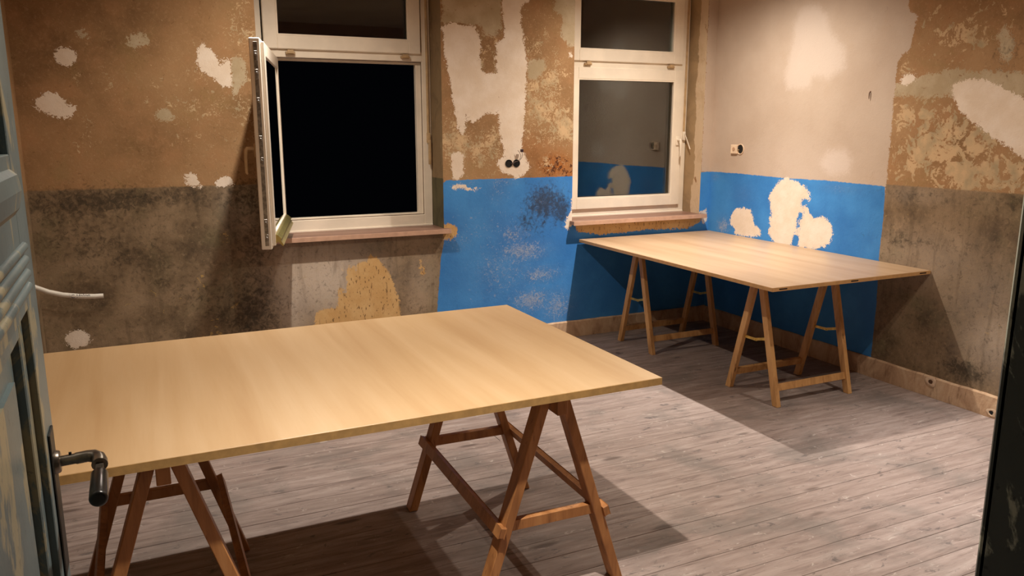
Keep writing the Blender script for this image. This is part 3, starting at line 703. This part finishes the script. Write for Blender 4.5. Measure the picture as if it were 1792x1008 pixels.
OAK = wood_mat('reddish_trestle_wood', lin(138, 88, 48), lin(174, 118, 68), lin(190, 136, 84), 12, .5, (18, 18, 2.2), .5)
PINE = wood_mat('golden_pine_trestle_wood', lin(158, 112, 66), lin(194, 146, 92), lin(208, 162, 108), 14, .5, (18, 18, 2.2), .7)
BRASS = plain('brass_stay', lin(206, 172, 92), .35, .7, .15, 30, 0)
def trestle_heavy(label, x, y0, y1):
    """A-frames at both ends, a ridge beam, long rails outside the legs and short rails across"""
    t = empty('trestle', (x, (y0+y1)/2, 0)); tag(t, label, 'trestle', 'reddish wooden trestles under the front table')
    top = TOPZ-.026-.001; hl = (y1-y0)/2; dy = .058; sp = .262
    for ye in (-hl+dy/2, hl-dy/2):
        for s in (-1, 1):
            MB().beam((s*sp, ye, 0), (s*.030, ye, top), .034, dy, .0025, cut=True).build('leg', OAK, t)
        m = MB(); xr = .030+(sp-.030)*(1-.285/top)-.012; m.box(-xr, xr, ye-.013, ye+.013, .270, .308, .002); m.build('cross_rail', OAK, t)
    m = MB(); m.box(-.018, .018, -hl-.048, hl+.03, top-.052, top-.002, .002); m.build('ridge_beam', OAK, t)
    for s in (-1, 1):
        xr = .030+(sp-.030)*(1-.285/top)+.026
        MB().beam((s*xr, -hl-.012, .285), (s*xr, hl+.012, .285), .022, .036, .002, (-s*.31, 0, 1)).build('long_rail', OAK, t)
    return t
trestle_heavy('reddish wooden trestle under the right half of the front table, nearest the room middle', 1.203, 2.182, 3.030).rotation_euler.z = -.025
trestle_heavy('reddish wooden trestle under the left half of the front table, nearest the open door', .003, 2.178, 3.005)
def trestle_light(label, x0, x1, y):
    """two hinged ladders: slim legs, a low rail each, folding metal stays"""
    t = empty('folding_trestle', ((x0+x1)/2, y, 0)); tag(t, label, 'trestle', 'pale pine folding trestles under the corner table')
    top = TOPZ-.022-.001; hx = (x1-x0)/2; sp = .205
    for s in (-1, 1):
        for xe in (-hx+.016, hx-.016):
            MB().beam((xe, s*sp, 0), (xe, s*.020, top), .042, .030, .002, (1, 0, 0), True).build('leg', PINE, t)
        yr = .020+(sp-.020)*(1-.105/top); 
        MB().beam((-hx+.03, s*yr, .105), (hx-.03, s*yr, .105), .018, .042, .0015, (0, -s*.25, 1)).build('low_rail', PINE, t)
        yt = .020+(sp-.020)*(1-(top-.03)/top)
        MB().box(-hx-.004, hx+.004, s*.006 if s > 0 else -.026, .026 if s > 0 else -.006, top-.05, top-.002, .0015).build('top_rail', PINE, t)
    for xe in (-hx+.016, hx-.016):
        ys = .020+(sp-.020)*(1-.36/top); m = MB(); m.beam((xe, -ys, .385), (xe, .006, .352), .004, .014, .001, (0, 0, 1)); m.beam((xe+.005, -.006, .352), (xe+.005, ys, .350), .004, .014, .001, (0, 0, 1))
        st = m.build('folding_stay', BRASS, t); MB().cyl((xe-.006, 0, .352), (xe+.012, 0, .352), .005, n=10).build('rivet', BRASS, st)
    return t
trestle_light('pale pine folding trestle at the near end of the corner table', 3.245, 3.845, 3.505)
trestle_light('pale pine folding trestle at the far end of the corner table below the window sill', 3.220, 3.820, 4.705)

# ------------------------------------------------------------------ electrical bits
GREYW = plain('grey_wire', lin(96, 78, 70), .5, 0, .1, 40, 0); PURP = plain('dark_violet_connector', lin(52, 36, 48), .4, 0, .1, 30, 0)
PLAST = plain('white_socket_plastic', lin(232, 206, 178), .45, 0, .05, 20, 0)
def at_back(px, py): x, z = back(px, py); return x, z
cx, cz = at_back(897, 286)
box = empty('wall_box', (cx, D, cz)); tag(box, 'twin black round open wall box with loose wires between the windows', 'wall box')
def cup(m, x, r, d0=-.004, d1=.0005):
    n = 24; bm = m.bm; rings = []
    for rad, y in ((r, d1), (r, d0), (r-.003, d0), (r-.004, d1-.0015), (0.0, d1-.0015)):
        if rad == 0: rings.append([bm.verts.new((x, y, 0))]); continue
        rings.append([bm.verts.new((x+math.cos(2*math.pi*k/n)*rad, y, math.sin(2*math.pi*k/n)*rad)) for k in range(n)])
    for a, b_ in zip(rings[:-1], rings[1:]):
        for k in range(n):
            if len(b_) == 1: bm.faces.new((a[k], a[(k+1) % n], b_[0]))
            else: bm.faces.new((a[k], a[(k+1) % n], b_[(k+1) % n], b_[k]))
for s in (-1, 1):
    m = MB(); cup(m, s*.0300, .0275); m.build('round_box', BLACK, box)
m = MB(); m.box(-.008, .008, -.0045, 0, -.006, .006, .001); m.build('bridge', GREYW, box)
for pts in ([(-.012, -.006, .000), (.004, -.018, .008), (.030, -.024, .018), (.046, -.028, .034), (.051, -.030, .056), (.042, -.026, .078), (.032, -.020, .092)],
            [(-.006, -.006, .004), (.012, -.018, .012), (.042, -.026, .020), (.058, -.030, .040), (.064, -.030, .062), (.060, -.028, .082)]):
    MB().tube(pts, .0017, 8).build('wire', GREYW, box, True)
m = MB(); m.box(.049, .070, -.036, -.022, .080, .100, .002); m.build('connector', PURP, box)
# open socket on the right wall: square plate and a round hole
py_, pz_ = right(1296, 261)
bx = empty('socket_box', (R, py_, pz_)); tag(bx, 'white square socket plate beside a round black hole on the cream wall', 'socket box')
m = MB(); m.box(-.014, 0, .028, .098, -.036, .032, .003, seg=2); pt = m.build('plate', PLAST, bx)
m = MB(); m.cyl((-.013, .062, 0), (-.0165, .062, 0), .016, .014, n=20); m.build('centre_disc', plain('worn_disc', lin(198, 160, 130)), pt, True)
m = MB(); n = 24; bm = m.bm; rg = []
for rad, x in ((.040, 0), (.040, -.006), (.0345, -.006), (.033, -.0012), (0, -.0012)):
    rg.append([bm.verts.new((x, 0, 0))] if rad == 0 else [bm.verts.new((x, math.cos(2*math.pi*k/n)*rad, math.sin(2*math.pi*k/n)*rad)) for k in range(n)])
for q, (a, b_) in enumerate(zip(rg[:-1], rg[1:])):
    if q == 3: continue
    for k in range(n): bm.faces.new((a[k], a[(k+1) % n], b_[(k+1) % n], b_[k]))
m.build('box_rim', PLAST, bx, True)
m = MB(); m.cyl((-.0008, 0, 0), (-.0020, 0, 0), .0338, n=24); m.build('box_hole', BLACK, bx)
m = MB(); m.tube([(-.002, .018, -.024), (-.010, .020, -.012), (-.012, .014, -.004), (-.006, .010, -.008)], .003, 8); m.build('wire', CLIP, bx, True)
RUST = plain('rusty_iron', lin(96, 62, 44), .7, .4, .2, 60, .1)
for (px, py, lab, dz) in ((1523, 166, 'bent rusty nail in the cream wall near its torn right edge', .032),):
    ny, nz = right(px, py); nl = empty('wall_nail', (R, ny, nz)); tag(nl, lab, 'nail')
    MB().tube([(.004, 0, dz*.6), (-.005, 0, dz*.55), (-.008, .001, dz*.3), (-.009, .001, -dz*.3), (-.008, .001, -dz*.8)], [.0025, .0028, .0028, .0026, .0016], 8).build('shank', RUST, nl, True)
    MB().cyl((-.001, 0, dz*.6), (.0005, 0, dz*.6), .005, .006, n=14).build('plaster_hole', plain('chipped_plaster', lin(150, 116, 88)), nl)
# white conduit sticking out of the left wall
WCAB = plain('white_cable_sheath', lin(226, 220, 208), .4, 0, .04, 20, 0)
def on_y(px, py, y): d = ray(px, py); t = y/d.y; return EYE+d*t
pts = [on_y(x, y, 4.95) for x, y in ((60, 504), (85, 511), (110, 516), (140, 518.5), (165, 518.5), (181, 517.5))]
pts = [Vector((LX, 4.95, pts[0].z+.006))]+pts[1:]
cb = MB().tube(pts, [.0135]*5+[.013], 14).build('cable', WCAB, None, True)
tag(cb, 'thick white cable sticking out of the left wall with handwriting on it', 'cable')
fc = bpy.data.curves.new('writing', 'FONT'); fc.body = '*C Halon'; fc.size = .028; fc.extrude = .0002; fc.align_x = 'CENTER'; fc.align_y = 'CENTER'
ft = bpy.data.objects.new('tmp_text', fc); COL.objects.link(ft); dg = bpy.context.evaluated_depsgraph_get(); me = bpy.data.meshes.new_from_object(ft.evaluated_get(dg))
bpy.data.objects.remove(ft); me.materials.append(plain('blue_black_ink', lin(40, 40, 70), .6, 0, .1, 20, 0))
tx = link('writing', me, cb); pc = on_y(139, 518, 4.9375); tx.location = (pc.x, pc.y, pc.z); tx.rotation_euler = (math.radians(90), 0, 0)

# ------------------------------------------------------------------ four ceiling spots that light the room
RING = plain('white_lamp_ring', lin(220, 214, 204), .4, 0, .05, 20, 0)
k = NT('lit_lens'); k.b.inputs['Base Color'].default_value = (1, 1, 1, 1); k.b.inputs['Emission Color'].default_value = LAMP_COL+(1,); k.b.inputs['Emission Strength'].default_value = 6
LENS = k.m
names = ['over the front edge of the long table', 'between the long table and the open window', 'over the bare floor by the right wall', 'over the corner table']
for (x, y), nm, gain in zip(LAMPS, names, ((1.15, 1.2, 80), (.95, .9, 80), (.55, 2.8, 64), (1.35, 2.0, 80))):
    t = empty('ceiling_spot', (x, y, H)); tag(t, 'round white ceiling spot '+nm, 'lamp', 'ceiling spots')
    m = MB(); m.cyl((0, 0, 0), (0, 0, LAMP_Z-H+.010), .045, .042, n=28); m.build('housing', RING, t, True)
    m = MB(); m.cyl((0, 0, LAMP_Z-H+.0095), (0, 0, LAMP_Z-H+.006), .030, n=24); m.build('lens', LENS, t)
    for nm2, ang, pw, lc in (('wide_beam', 156, LAMP_W*gain[0], LAMP_COL), ('core_beam', gain[2], CORE_W*gain[1], CORE_COL)):      # a reflector lamp: broad spill and a brighter core
        ld = bpy.data.lights.new(nm2, 'SPOT'); ld.spot_size = math.radians(ang); ld.spot_blend = 1.0; ld.shadow_soft_size = .024; ld.energy = pw; ld.color = lc
        lo = bpy.data.objects.new(nm2, ld); COL.objects.link(lo); lo.parent = t; lo.location = (0, 0, LAMP_Z-H)
